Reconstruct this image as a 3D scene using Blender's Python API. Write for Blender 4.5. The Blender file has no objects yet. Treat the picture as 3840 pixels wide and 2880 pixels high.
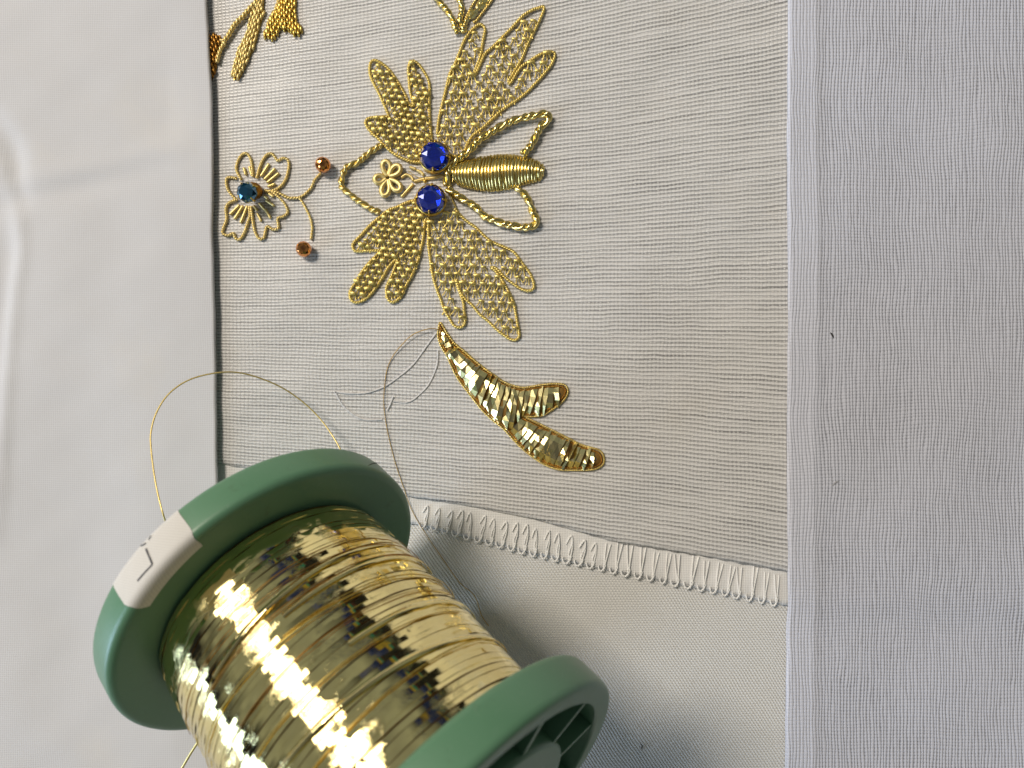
import bpy, math, random
import numpy as np
from mathutils import Vector, Matrix, Quaternion

rng = np.random.default_rng(7)
random.seed(7)
S = 0.001                      # everything below is written in millimetres
FPX, CAMH, PXMM = 2662.0, 133.1, 20.0
scene = bpy.context.scene
col = scene.collection

# ---------------------------------------------------------------- camera
cd = bpy.data.cameras.new('camera')
cam = bpy.data.objects.new('camera', cd)
col.objects.link(cam)
cam.location = (0, 0, CAMH * S)
cd.sensor_width = 36.0
cd.lens = FPX / 3840.0 * 36.0
cd.clip_start, cd.clip_end = 0.004, 20.0
cd.dof.use_dof = True
cd.dof.focus_distance = 0.126
cd.dof.aperture_fstop = 26.0
scene.camera = cam

# ---------------------------------------------------------------- room light
w = bpy.data.worlds.new('World')
scene.world = w
w.use_nodes = True
nt = w.node_tree
bg = nt.nodes['Background']
tc = nt.nodes.new('ShaderNodeTexCoord')
sx = nt.nodes.new('ShaderNodeSeparateXYZ')
rp = nt.nodes.new('ShaderNodeValToRGB')
nt.links.new(tc.outputs['Generated'], sx.inputs[0])
nt.links.new(sx.outputs['Z'], rp.inputs[0])
nt.links.new(rp.outputs[0], bg.inputs['Color'])
e = rp.color_ramp.elements          # dark furniture level, lighter walls and ceiling
e[0].position, e[0].color = 0.12, (0.012, 0.012, 0.014, 1)
e[1].position, e[1].color = 0.36, (0.23, 0.245, 0.215, 1)
e_top = e.new(0.95)                 # the sitter leans over the work
e_top.color = (0.07, 0.07, 0.075, 1)
bg.inputs['Strength'].default_value = 1.0


def area(name, d, dist, sx_, sy_, power, color, target=(0, -10, 0)):
    l = bpy.data.lights.new(name, 'AREA')
    l.shape = 'RECTANGLE'
    l.size, l.size_y = sx_, sy_
    l.energy = power
    l.color = color
    o = bpy.data.objects.new(name, l)
    col.objects.link(o)
    dv = Vector(d).normalized()
    o.location = Vector(target) * S + dv * dist
    o.rotation_euler = dv.to_track_quat('Z', 'Y').to_euler()
    return o


area('window_light', (-0.88, -0.42, 0.22), 1.0, 0.34, 0.62, 5.4, (0.56, 0.75, 1.0))
area('desk_lamp', (-0.75, 0.47, 0.46), 1.0, 0.30, 0.34, 2.0, (1.0, 0.93, 0.82))
area('ceiling_lamp', (-0.47, 0.45, 0.76), 1.2, 0.28, 0.28, 11.6, (1.0, 0.90, 0.77))

scene.view_settings.view_transform = 'Standard'
scene.view_settings.look = 'None'
scene.view_settings.exposure = -0.04
scene.view_settings.gamma = 1.0
scene.render.engine = 'CYCLES'
scene.cycles.use_denoising = True
scene.cycles.max_bounces = 8
scene.cycles.sample_clamp_indirect = 6.0


# ---------------------------------------------------------------- helpers
def px(x, y, z=0.0):
    """photo pixel seen at height z (mm) -> place on the table, mm"""
    k = (CAMH - z) / FPX
    return np.array([(x - 1920.0) * k, (1440.0 - y) * k, z])


def zoomed(x0, y0, k, pts):
    return [(x0 + k * a, y0 + k * b) for a, b in pts]


def smooth(pts, step, closed=False):
    """Catmull-Rom through the points, resampled every step"""
    P = np.array([list(p) + [0.0] * (3 - len(p)) for p in pts], float)
    n = len(P)
    out = []
    rngk = range(n if closed else n - 1)
    for i in rngk:
        if closed:
            a, b, c, d = P[(i - 1) % n], P[i], P[(i + 1) % n], P[(i + 2) % n]
        else:
            a, b, c, d = P[max(i - 1, 0)], P[i], P[i + 1], P[min(i + 2, n - 1)]
        for t in np.linspace(0, 1, 9)[:-1]:
            out.append(0.5 * ((2 * b) + (c - a) * t + (2 * a - 5 * b + 4 * c - d) * t * t + (3 * b - a - 3 * c + d) * t ** 3))
    out.append(P[0] if closed else P[-1])
    out = np.array(out)
    s = np.concatenate([[0], np.cumsum(np.linalg.norm(np.diff(out, axis=0), axis=1))])
    m = max(3, int(round(s[-1] / step)) + 1)
    q = np.linspace(0, s[-1], m)
    return np.stack([np.interp(q, s, out[:, k]) for k in range(3)], 1)


class MB:
    """collects vertices and faces, mm"""
    def __init__(self):
        self.v, self.f, self.n = [], [], 0

    def add(self, v, f):
        v = np.asarray(v, float)
        self.v.append(v)
        self.f.extend([tuple(int(i) + self.n for i in q) for q in f])
        self.n += len(v)
        return self

    def mesh(self, name, mat, smooth_=True):
        me = bpy.data.meshes.new(name)
        v = np.concatenate(self.v) * S
        me.from_pydata(v.tolist(), [], self.f)
        me.materials.append(mat)
        me.polygons.foreach_set('use_smooth', [smooth_] * len(me.polygons))
        me.update()
        return me

    def build(self, name, mat, parent=None, smooth_=True):
        return link(name, self.mesh(name, mat, smooth_), parent)


def link(name, me, parent=None):
    o = bpy.data.objects.new(name, me)
    col.objects.link(o)
    if parent is not None:
        o.parent = parent
        o.matrix_parent_inverse = Matrix.Translation(-world_loc(parent))
    return o


def world_loc(o):
    return WL.get(o.name, Vector((0, 0, 0)))


WL = {}


def thing(name, label, cat, base, group=None):
    o = bpy.data.objects.new(name, None)
    o.empty_display_size = 0.005
    col.objects.link(o)
    o.location = Vector(base) * S
    WL[o.name] = Vector(base) * S
    o['label'], o['category'] = label, cat
    if group:
        o['group'] = group
    return o


def tag(o, label=None, cat=None, group=None, kind=None):
    for k, v in (('label', label), ('category', cat), ('group', group), ('kind', kind)):
        if v:
            o[k] = v
    return o


def tube(mb, P, r, sides=6, cap=True, flat=1.0):
    """tube along P; r is a number or one per point; flat squashes it vertically"""
    P = np.asarray(P, float)
    n = len(P)
    r = np.broadcast_to(np.asarray(r, float), (n,))
    T = np.gradient(P, axis=0)
    T /= np.linalg.norm(T, axis=1)[:, None] + 1e-12
    ref = np.array([0, 0, 1.0]) if abs(T[0][2]) < 0.9 else np.array([1.0, 0, 0])
    N = np.cross(T[0], ref)
    N /= np.linalg.norm(N)
    vs = []
    ang = np.arange(sides) * 2 * math.pi / sides
    for i in range(n):
        N = N - (N @ T[i]) * T[i]
        N /= np.linalg.norm(N) + 1e-12
        B = np.cross(T[i], N)
        ring = P[i] + r[i] * (np.cos(ang)[:, None] * N + np.sin(ang)[:, None] * B)
        if flat != 1.0:
            ring[:, 2] = P[i][2] + (ring[:, 2] - P[i][2]) * flat
        vs.append(ring)
    f = []
    for i in range(n - 1):
        for k in range(sides):
            k2 = (k + 1) % sides
            f.append((i * sides + k, i * sides + k2, (i + 1) * sides + k2, (i + 1) * sides + k))
    if cap:
        f.append(tuple(range(sides))[::-1])
        f.append(tuple((n - 1) * sides + k for k in range(sides)))
    mb.add(np.concatenate(vs), f)
    return mb


def twisted(P, rs, ro, pitch, strands=2, sides=5, phase=0.0, wob=0.0):
    """strand tubes of a twisted cord along P (dense); returns one MB per strand"""
    P = np.asarray(P, float)
    T = np.gradient(P, axis=0)
    T /= np.linalg.norm(T, axis=1)[:, None] + 1e-12
    up = np.array([0, 0, 1.0])
    N = np.cross(T, up)
    N /= np.linalg.norm(N, axis=1)[:, None] + 1e-9
    B = np.cross(N, T)
    s = np.concatenate([[0], np.cumsum(np.linalg.norm(np.diff(P, axis=0), axis=1))])
    res = []
    for k in range(strands):
        a = phase + 2 * math.pi * (s / pitch + k / strands) + wob * np.sin(s * 1.7 + phase)
        Q = P + ro * (np.cos(a)[:, None] * N + np.sin(a)[:, None] * B)
        Q[:, 2] = np.maximum(Q[:, 2], rs * 0.6)
        res.append(tube(MB(), Q, rs, sides))
    return res


def cord(name, pts, mat, parent, rs=0.2, ro=0.17, pitch=1.0, strands=2, z=None, closed=False, sides=5):
    """a twisted cord laid on the fabric: one mesh"""
    z = ro + rs if z is None else z
    P = smooth([px(a, b) for a, b in pts], pitch / 7.0, closed)
    P[:, 2] = z
    mb = MB()
    for t in twisted(P, rs, ro, pitch, strands, sides, random.random() * 6):
        mb.add(np.concatenate(t.v), t.f)
    return mb.build(name, mat, parent)


def inside(poly, x, y):
    c = False
    n = len(poly)
    j = n - 1
    for i in range(n):
        xi, yi = poly[i][:2]
        xj, yj = poly[j][:2]
        if (yi > y) != (yj > y) and x < (xj - xi) * (y - yi) / (yj - yi) + xi:
            c = not c
        j = i
    return c


def edge_dist(poly, x, y):
    P = np.array([p[:2] for p in poly], float)
    Q = np.roll(P, -1, 0)
    d = Q - P
    t = np.clip(((np.array([x, y]) - P) * d).sum(1) / ((d * d).sum(1) + 1e-9), 0, 1)
    c = P + d * t[:, None]
    return np.sqrt(((c - np.array([x, y])) ** 2).sum(1).min())


def waves(X, Y, n, lam, seed):
    """smooth random relief of about unit size"""
    g = np.random.default_rng(seed)
    h = np.zeros_like(X)
    for _ in range(n):
        a = g.uniform(0, 2 * math.pi)
        L = lam * g.uniform(0.6, 1.7)
        h += np.sin((X * math.cos(a) + Y * math.sin(a)) * 2 * math.pi / L + g.uniform(0, 6.28))
    return h / math.sqrt(n)


def sheet(mb, X, Y, Z, thick):
    """closed sheet over a grid of points: top, underside and edges"""
    a, b = X.shape
    top = np.stack([X, Y, Z], -1).reshape(-1, 3)
    bot = np.stack([X, Y, Z - thick], -1).reshape(-1, 3)
    f = []
    for i in range(a - 1):
        for j in range(b - 1):
            p = i * b + j
            f.append((p, p + 1, p + b + 1, p + b))
            q = p + a * b
            f.append((q, q + b, q + b + 1, q + 1))
    ring = [j for j in range(b)] + [i * b + b - 1 for i in range(1, a)] + \
        [(a - 1) * b + j for j in range(b - 2, -1, -1)] + [i * b for i in range(a - 2, 0, -1)]
    m = len(ring)
    for k in range(m):
        p, q = ring[k], ring[(k + 1) % m]
        f.append((q, p, p + a * b, q + a * b))
    mb.add(np.concatenate([top, bot]), f)
    return mb


# ---------------------------------------------------------------- materials
class NT:
    def __init__(self, name):
        self.m = bpy.data.materials.new(name)
        self.m.use_nodes = True
        self.t = self.m.node_tree
        self.b = self.t.nodes['Principled BSDF']

    def node(self, kind, **kw):
        n = self.t.nodes.new(kind)
        for k, v in kw.items():
            setattr(n, k, v)
        return n

    def link(self, a, b):
        self.t.links.new(a, b)

    def put(self, sock, v):
        if isinstance(v, bpy.types.NodeSocket):
            self.link(v, sock)
        else:
            sock.default_value = v

    def op(self, kind, a, b=0.0, c=0.0):
        n = self.node('ShaderNodeMath', operation=kind)
        for s, v in zip(n.inputs, (a, b, c)):
            self.put(s, v)
        return n.outputs[0]

    def coord(self):
        t = self.node('ShaderNodeTexCoord')
        v = self.node('ShaderNodeVectorMath', operation='SCALE')
        self.link(t.outputs['Object'], v.inputs[0])
        v.inputs['Scale'].default_value = 1000.0
        return v.outputs[0]

    def xyz(self, v):
        s = self.node('ShaderNodeSeparateXYZ')
        self.link(v, s.inputs[0])
        return s.outputs

    def noise(self, vec, scale, detail=3.0, rough=0.55):
        n = self.node('ShaderNodeTexNoise')
        self.link(vec, n.inputs['Vector'])
        n.inputs['Scale'].default_value = scale
        n.inputs['Detail'].default_value = detail
        n.inputs['Roughness'].default_value = rough
        return n.outputs['Fac']

    def mix(self, f, a, b):
        n = self.node('ShaderNodeMix', data_type='RGBA')
        self.put(n.inputs[0], f)
        self.put(n.inputs[6], a)
        self.put(n.inputs[7], b)
        return n.outputs[2]

    def bump(self, h, strength, dist_mm):
        n = self.node('ShaderNodeBump')
        n.inputs['Strength'].default_value = strength
        n.inputs['Distance'].default_value = dist_mm * S
        self.put(n.inputs['Height'], h)
        self.link(n.outputs[0], self.b.inputs['Normal'])

    def set(self, **kw):
        for k, v in kw.items():
            self.put(self.b.inputs[k.replace('_', ' ')], v)
        return self


def rgb(r, g, b):
    return (r, g, b, 1.0)


def maprange(m, v, a, b, c, d):
    n = m.node('ShaderNodeMapRange')
    m.put(n.inputs[0], v)
    for k, q in enumerate((a, b, c, d)):
        n.inputs[k + 1].default_value = q
    return n.outputs[0]


def mat_plain(name, color, rough, metal=0.0, **kw):
    m = NT(name)
    m.set(Base_Color=rgb(*color), Roughness=rough, Metallic=metal, **kw)
    return m.m


def mat_rib():
    m = NT('ribbed_silk')
    v = m.coord()
    x, y, _ = m.xyz(v)
    wob = m.op('MULTIPLY', m.op('SUBTRACT', m.noise(v, 0.07, 2.0), 0.5), 0.9)
    fine = m.op('MULTIPLY', m.op('SUBTRACT', m.noise(v, 0.8, 2.0), 0.5), 0.20)
    slope = m.op('MULTIPLY', m.op('SUBTRACT', y, 12.0), 0.0034)
    phi = m.op('ADD', m.op('SUBTRACT', y, m.op('MULTIPLY', slope, x)), m.op('ADD', wob, fine))
    ry = m.op('DIVIDE', phi, 0.70)
    rx = m.op('DIVIDE', m.op('ADD', x, m.op('ADD', m.op('MULTIPLY', wob, 1.3), fine)), 0.72)
    r1 = m.op('COSINE', m.op('MULTIPLY', ry, 2 * math.pi))
    c1 = m.op('COSINE', m.op('MULTIPLY', rx, 2 * math.pi))
    vs = m.node('ShaderNodeCombineXYZ')          # slubs: streaks along a row
    m.put(vs.inputs[0], m.op('MULTIPLY', x, 0.055))
    m.put(vs.inputs[1], m.op('MULTIPLY', phi, 1.25))
    slub = m.noise(vs.outputs[0], 1.0, 3.0, 0.65)
    speck = m.noise(v, 1.7, 2.0)
    band = maprange(m, r1, -0.55, 0.05, 0.0, 1.0)                 # broad silk cord
    gap = maprange(m, c1, -1.0, -0.55, 0.66, 1.0)                 # crossing warp
    dash = m.op('MULTIPLY', maprange(m, r1, -0.95, -0.65, 1.0, 0.0), maprange(m, c1, -0.1, 0.6, 0.0, 1.0))
    dash = m.op('MULTIPLY', dash, maprange(m, speck, 0.40, 0.60, 0.15, 1.0))
    bead = m.op('MULTIPLY', band, gap)
    tone = m.noise(v, 0.05, 3.0)
    pale = m.mix(tone, rgb(0.81, 0.79, 0.775), rgb(0.74, 0.73, 0.72))
    dark = m.mix(maprange(m, slub, 0.32, 0.68, 0.0, 1.0), rgb(0.23, 0.225, 0.225), rgb(0.62, 0.605, 0.60))
    c = m.mix(bead, dark, pale)
    c = m.mix(dash, c, rgb(0.88, 0.86, 0.83))
    soil = maprange(m, m.noise(v, 0.045, 5.0, 0.65), 0.56, 0.74, 0.0, 0.10)      # tan marks of handling
    c = m.mix(soil, c, rgb(0.55, 0.45, 0.30))
    m.set(Base_Color=c, Roughness=m.op('MULTIPLY_ADD', dash, -0.15, 0.45))
    m.b.inputs['Specular IOR Level'].default_value = 0.8
    m.b.inputs['Sheen Weight'].default_value = 0.15
    h = m.op('ADD', m.op('ADD', bead, m.op('MULTIPLY', dash, 0.5)), m.op('MULTIPLY', speck, 0.3))
    m.bump(h, 0.8, 0.20)
    return m.m


def mat_linen():
    m = NT('white_linen')
    v = m.coord()
    x, y, _ = m.xyz(v)
    vy = m.node('ShaderNodeCombineXYZ')
    m.put(vy.inputs[0], m.op('MULTIPLY', x, 0.9))
    m.put(vy.inputs[1], m.op('MULTIPLY', y, 0.12))
    w1 = m.op('MULTIPLY', m.op('SUBTRACT', m.noise(vy.outputs[0], 1.0, 2.0), 0.5), 0.75)
    vx = m.node('ShaderNodeCombineXYZ')
    m.put(vx.inputs[0], m.op('MULTIPLY', x, 0.10))
    m.put(vx.inputs[1], m.op('MULTIPLY', y, 0.9))
    w2 = m.op('MULTIPLY', m.op('SUBTRACT', m.noise(vx.outputs[0], 1.0, 2.0), 0.5), 0.6)
    big = m.op('MULTIPLY', m.op('SUBTRACT', m.noise(v, 0.03, 2.0), 0.5), 3.0)
    dx = m.op('DIVIDE', m.op('ADD', x, m.op('ADD', w1, big)), 0.62)
    dy = m.op('DIVIDE', m.op('ADD', y, m.op('ADD', w2, big)), 0.66)
    a = m.op('POWER', m.op('ABSOLUTE', m.op('SINE', m.op('MULTIPLY', dx, math.pi))), 0.7)
    b = m.op('POWER', m.op('ABSOLUTE', m.op('SINE', m.op('MULTIPLY', dy, math.pi))), 0.7)
    hole = m.op('MULTIPLY', m.op('SUBTRACT', 1.0, a), m.op('MULTIPLY_ADD', m.op('SUBTRACT', 1.0, b), 0.6, 0.4))
    # the turned hem is double cloth: nothing shows through its holes
    single = m.op('MULTIPLY', maprange(m, x, 57.2, 57.9, 0.35, 1.0), maprange(m, m.noise(v, 0.05, 3.0), 0.3, 0.7, 0.55, 1.0))
    tone = m.op('MULTIPLY_ADD', m.noise(v, 0.05, 4.0), 0.6, m.op('MULTIPLY', m.noise(vy.outputs[0], 1.2, 2.0), 0.4))
    c = m.mix(tone, rgb(0.575, 0.59, 0.675), rgb(0.645, 0.66, 0.74))
    c = m.mix(m.op('MINIMUM', m.op('MULTIPLY', m.op('MULTIPLY', hole, single), 1.9), 1.0), c, rgb(0.24, 0.245, 0.28))
    m.set(Base_Color=c, Roughness=0.85)
    m.b.inputs['Sheen Weight'].default_value = 0.15
    m.b.inputs['Specular IOR Level'].default_value = 0.25
    m.bump(m.op('ADD', m.op('MULTIPLY', a, 0.7), m.op('MULTIPLY', b, 0.35)), 0.8, 0.18)
    return m.m


def mat_weave(name, a, b, pitch_x, pitch_y, bump, stain=None, twill=False, loose=0.12):
    m = NT(name)
    v = m.coord()
    x, y, _ = m.xyz(v)
    w1 = m.op('MULTIPLY', m.op('SUBTRACT', m.noise(v, 0.06, 2.0), 0.5), 1.2)
    w2 = m.op('MULTIPLY', m.op('SUBTRACT', m.noise(v, 0.8, 2.0), 0.5), loose)
    dx = m.op('DIVIDE', m.op('ADD', x, m.op('ADD', w1, w2)), pitch_x)
    dy = m.op('DIVIDE', m.op('ADD', y, m.op('SUBTRACT', w1, w2)), pitch_y)
    if twill:
        d = m.op('ADD', m.op('MULTIPLY', dx, 1.0), m.op('MULTIPLY', dy, 0.5))
        h = m.op('MULTIPLY', m.op('MULTIPLY_ADD', m.op('COSINE', m.op('MULTIPLY', d, 2 * math.pi)), 0.5, 0.5),
                 m.op('MULTIPLY_ADD', m.op('COSINE', m.op('MULTIPLY', dy, 2 * math.pi)), 0.3, 0.7))
    else:
        cx = m.op('COSINE', m.op('MULTIPLY', dx, math.pi))
        cy = m.op('COSINE', m.op('MULTIPLY', dy, math.pi))
        h = m.op('SUBTRACT', 1.0, m.op('MULTIPLY', m.op('ABSOLUTE', cx), m.op('ABSOLUTE', cy)))
        h = m.op('POWER', h, 1.5)
    vx = m.node('ShaderNodeCombineXYZ')
    m.put(vx.inputs[0], m.op('MULTIPLY', x, 0.9))
    m.put(vx.inputs[1], m.op('MULTIPLY', y, 0.03))
    yarn = m.noise(vx.outputs[0], 1.0, 2.0)
    tone = m.op('MULTIPLY_ADD', m.noise(v, 0.04, 4.0), 0.6, m.op('MULTIPLY', yarn, 0.4))
    c = m.mix(tone, rgb(*a), rgb(*b))
    c = m.mix(m.op('MULTIPLY', m.op('SUBTRACT', 1.0, h), 0.30 if bump > 0 else 0.0), c, rgb(a[0] * .5, a[1] * .5, a[2] * .52))
    if stain:
        s = maprange(m, m.noise(v, 0.035, 5.0, 0.6), 0.58, 0.75, 0.0, 0.30)
        c = m.mix(s, c, rgb(*stain))
    m.set(Base_Color=c, Roughness=0.85)
    m.b.inputs['Sheen Weight'].default_value = 0.15
    m.b.inputs['Specular IOR Level'].default_value = 0.25
    m.bump(m.op('ADD', h, m.op('MULTIPLY', m.noise(v, 3.0, 3.0), 0.3)), bump, 0.18)
    return m.m


def mat_gold(name, a, b, rough, bump=0.0, scale=3.0, metal=1.0):
    m = NT(name)
    v = m.coord()
    n = m.noise(v, scale, 3.0)
    c = m.mix(maprange(m, n, 0.35, 0.7, 0.0, 1.0), rgb(*a), rgb(*b))
    m.set(Base_Color=c, Roughness=m.op('MULTIPLY_ADD', n, 0.12, rough - 0.06), Metallic=metal)
    if bump:
        m.bump(m.noise(v, scale * 2.5, 2.0), bump, 0.05)
    return m.m


RIB = mat_rib()
LINEN = mat_linen()
COTTON = mat_weave('white_cotton', (0.64, 0.64, 0.665), (0.68, 0.68, 0.70), 0.40, 0.40, 0.12, stain=(0.70, 0.66, 0.60))
TWILL = mat_weave('white_twill', (0.74, 0.73, 0.70), (0.79, 0.785, 0.76), 0.62, 0.46, 0.85, twill=True)
FELT = mat_weave('hem_white', (0.76, 0.75, 0.73), (0.82, 0.81, 0.80), 0.45, 0.45, 0.25)
YARN = mat_plain('white_yarn', (0.80, 0.79, 0.77), 0.75)
GOLD = mat_gold('gold_cord', (0.86, 0.70, 0.29), (0.70, 0.53, 0.17), 0.36)
GOLD_LACE = mat_gold('gold_lace', (0.88, 0.72, 0.27), (0.70, 0.54, 0.16), 0.47, metal=0.9)
GOLD_SOFT = mat_gold('gold_purl_matt', (0.86, 0.70, 0.32), (0.72, 0.55, 0.20), 0.48, metal=0.85)
GOLD_DEEP = mat_gold('gold_purl_deep', (0.80, 0.58, 0.16), (0.60, 0.40, 0.08), 0.34)
GOLD_SHINE = mat_gold('gold_purl_bright', (0.92, 0.77, 0.34), (0.78, 0.61, 0.20), 0.23)
BROWN_GOLD = mat_gold('gold_tarnished', (0.45, 0.24, 0.05), (0.30, 0.14, 0.03), 0.42)
PLATE = mat_gold('gold_plate', (1.0, 0.88, 0.46), (0.98, 0.85, 0.40), 0.21, 0.05, 0.7)
AMBER = mat_gold('amber_padding', (0.36, 0.20, 0.05), (0.24, 0.12, 0.022), 0.45, 0.4, 2.0, 0.4)
THREAD = mat_plain('bronze_thread', (0.50, 0.33, 0.11), 0.42, 0.5)
PENCIL = mat_plain('pencil_graphite', (0.62, 0.61, 0.61), 0.85)
PAPER = mat_weave('label_paper', (0.60, 0.58, 0.54), (0.70, 0.68, 0.65), 0.3, 0.3, 0.05)
INK = mat_plain('label_ink', (0.05, 0.05, 0.055), 0.7)
DARK = mat_plain('dark_fibre', (0.02, 0.018, 0.016), 0.8)
GREYLINT = mat_plain('grey_fibre', (0.33, 0.33, 0.35), 0.9)


def mat_foil():
    m = NT('gold_foil')
    v = m.coord()
    big = m.noise(v, 0.5, 2.0)
    x = maprange(m, m.noise(v, 2.6, 4.0, 0.65), 0.42, 0.72, 0.0, 1.0)
    c = m.mix(big, rgb(1.0, 0.84, 0.38), rgb(0.98, 0.85, 0.44))
    m.set(Base_Color=c, Metallic=1.0, Roughness=m.op('MULTIPLY_ADD', x, 0.05, 0.055))
    crease = maprange(m, m.noise(v, 0.30, 3.0), 0.5, 0.62, 0.0, 1.0)
    m.bump(m.op('MULTIPLY', m.op('MULTIPLY', x, crease), 1.0), 0.22, 0.10)
    return m.m


def mat_green():
    m = NT('green_plastic')
    v = m.coord()
    n = m.noise(v, 0.12, 4.0)
    dirt = maprange(m, m.noise(v, 0.35, 5.0, 0.7), 0.60, 0.78, 0.0, 0.35)
    c = m.mix(n, rgb(0.088, 0.205, 0.118), rgb(0.112, 0.240, 0.148))
    c = m.mix(dirt, c, rgb(0.060, 0.070, 0.030))
    m.set(Base_Color=c, Roughness=m.op('MULTIPLY_ADD', n, 0.18, 0.30))
    scr = m.node('ShaderNodeTexNoise')
    m.link(v, scr.inputs['Vector'])
    scr.inputs['Scale'].default_value = 0.9
    scr.inputs['Detail'].default_value = 6.0
    scr.inputs['Distortion'].default_value = 2.5
    scuff = maprange(m, scr.outputs['Fac'], 0.60, 0.70, 0.0, 0.30)
    c = m.mix(scuff, c, rgb(0.16, 0.26, 0.19))
    m.set(Base_Color=c)
    m.b.inputs['Specular IOR Level'].default_value = 0.5
    m.bump(m.op('ADD', m.noise(v, 1.2, 4.0), m.op('MULTIPLY', scuff, -1.5)), 0.08, 0.1)
    return m.m


def mat_gem(name, color, metal=0.85):
    m = NT(name)
    m.set(Base_Color=rgb(*color), Metallic=metal, Roughness=0.04)
    m.b.inputs['Coat Weight'].default_value = 1.0
    m.b.inputs['Coat Roughness'].default_value = 0.02
    m.b.inputs['Coat IOR'].default_value = 1.7
    return m.m


FOIL = mat_foil()
GREEN = mat_green()
BLUE = mat_gem('blue_crystal', (0.010, 0.07, 0.95), 0.25)
b_ = BLUE.node_tree.nodes['Principled BSDF']
b_.inputs['Transmission Weight'].default_value = 0.85
b_.inputs['IOR'].default_value = 1.65
b_.inputs['Roughness'].default_value = 0.0
TEAL = mat_gem('teal_crystal', (0.012, 0.14, 0.27))
COPPER = mat_gem('copper_glass', (0.80, 0.29, 0.035), 1.0)

# ================================================================ the cloths
# backing cloth on the table, reaching far past the frame
mb = MB()
g = np.concatenate([np.linspace(-700, -130, 12), np.linspace(-125, 125, 101), np.linspace(130, 700, 12)])
X, Y = np.meshgrid(g, g, indexing='ij')
near = np.exp(-((X / 160) ** 2 + (Y / 160) ** 2))
Z = -1.0 + 0.10 * waves(X, Y, 8, 46, 3) * near
Z -= 0.16
sheet(mb, X, Y, Z, 1.0)
tag(mb.build('backing_cloth', TWILL), kind='structure')

# the lower edge of the ribbed fabric and of the hem strip, in photo pixels
FAB_EDGE = [(600, 1700), (840, 1742), (1541, 1865), (1730, 1892), (2002, 1947), (2314, 2035), (2653, 2089), (2937, 2143), (3060, 2168)]
HEM_EDGE = [(600, 1790), (840, 1832), (1568, 1972), (1975, 2075), (2314, 2150), (2653, 2216), (2924, 2270), (3060, 2296)]


def edge_y(E, x):
    a = np.array([px(*p)[:2] for p in E])
    return np.interp(x, a[:, 0], a[:, 1])


xs = np.linspace(-60, 56, 117)
t = np.linspace(0, 1, 121)
X = np.repeat(xs[:, None], len(t), 1)
yb = edge_y(FAB_EDGE, xs) + 0.12 * np.sin(xs * 3.1) * np.sin(xs * 1.13)
Y = yb[:, None] + (84 - yb[:, None]) * t[None, :]
Z = 0.07 * waves(X, Y, 10, 16, 5) * np.minimum(1, (Y - yb[:, None]) / 6)
d = np.hypot(X + 6, Y - 8)
Z += -0.10 * np.exp(-((Y - yb[:, None]) / 1.2) ** 2)
fabric = sheet(MB(), X, Y, Z - 0.03, 0.30).build('embroidery_fabric', RIB)
tag(fabric, kind='structure')

# pencil design lines on the fabric
for L in ([(1370, 250), (1260, 400), (1150, 550), (1000, 680), (860, 770), (700, 825), (540, 830), (400, 815)],
          [(400, 815), (480, 950), (600, 1050), (700, 1085), (850, 1080)],
          [(1385, 420), (1375, 560), (1320, 700), (1250, 800), (1110, 910), (955, 905)],
          [(955, 860), (930, 930), (895, 1000)]):
    P = smooth([px(*q) for q in zoomed(1100, 1150, .3917, L)], 0.5)
    n = len(P)
    T = np.gradient(P, axis=0)
    T /= np.linalg.norm(T, axis=1)[:, None]
    N = np.stack([-T[:, 1], T[:, 0], 0 * T[:, 0]], 1)
    wd = 0.11 + 0.10 * rng.random(n)
    a, b = P + N * wd[:, None], P - N * wd[:, None]
    hz = 0.15
    v = np.concatenate([a, b])
    v[:, 2] = hz
    v2 = v.copy()
    v2[:, 2] = hz - 0.012
    f = []
    for i in range(n - 1):
        f += [(i, n + i, n + i + 1, i + 1), (2 * n + i, 2 * n + i + 1, 3 * n + i + 1, 3 * n + i),
              (i, i + 1, 2 * n + i + 1, 2 * n + i), (n + i, 3 * n + i, 3 * n + i + 1, n + i + 1)]
    MB().add(np.concatenate([v, v2]), f).build('pencil_line', PENCIL, fabric)

# hem strip under the fabric with its overlock stitches
hem = thing('hem_strip', 'white hem strip with zigzag overlock stitches along the lower edge of ribbed fabric', 'hem', px(2300, 2090, -1))
xs = np.linspace(-58, 55, 170)
y0 = edge_y(HEM_EDGE, xs) + 0.15 * np.sin(xs * 2.67)
y1 = edge_y(FAB_EDGE, xs) + 5.0
t = np.linspace(0, 1, 14)
X = np.repeat(xs[:, None], len(t), 1)
Y = y0[:, None] + (y1 - y0)[:, None] * t[None, :]
Z = -0.46 - 0.30 * np.exp(-((Y - y0[:, None]) / 0.7) ** 2) + 0.07 * waves(X, Y, 6, 5, 9) * (t < 0.6)[None, :]
sheet(MB(), X, Y, Z, 0.30).build('strip', FELT, hem)


def yarn2(mb, P, r):
    P = smooth(P, 0.16)
    for q in twisted(P + [0, 0, 5], r, r * 0.75, 0.9, 2, 5):
        vv = np.concatenate(q.v)
        vv[:, 2] -= 5
        mb.add(vv, q.f)


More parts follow.
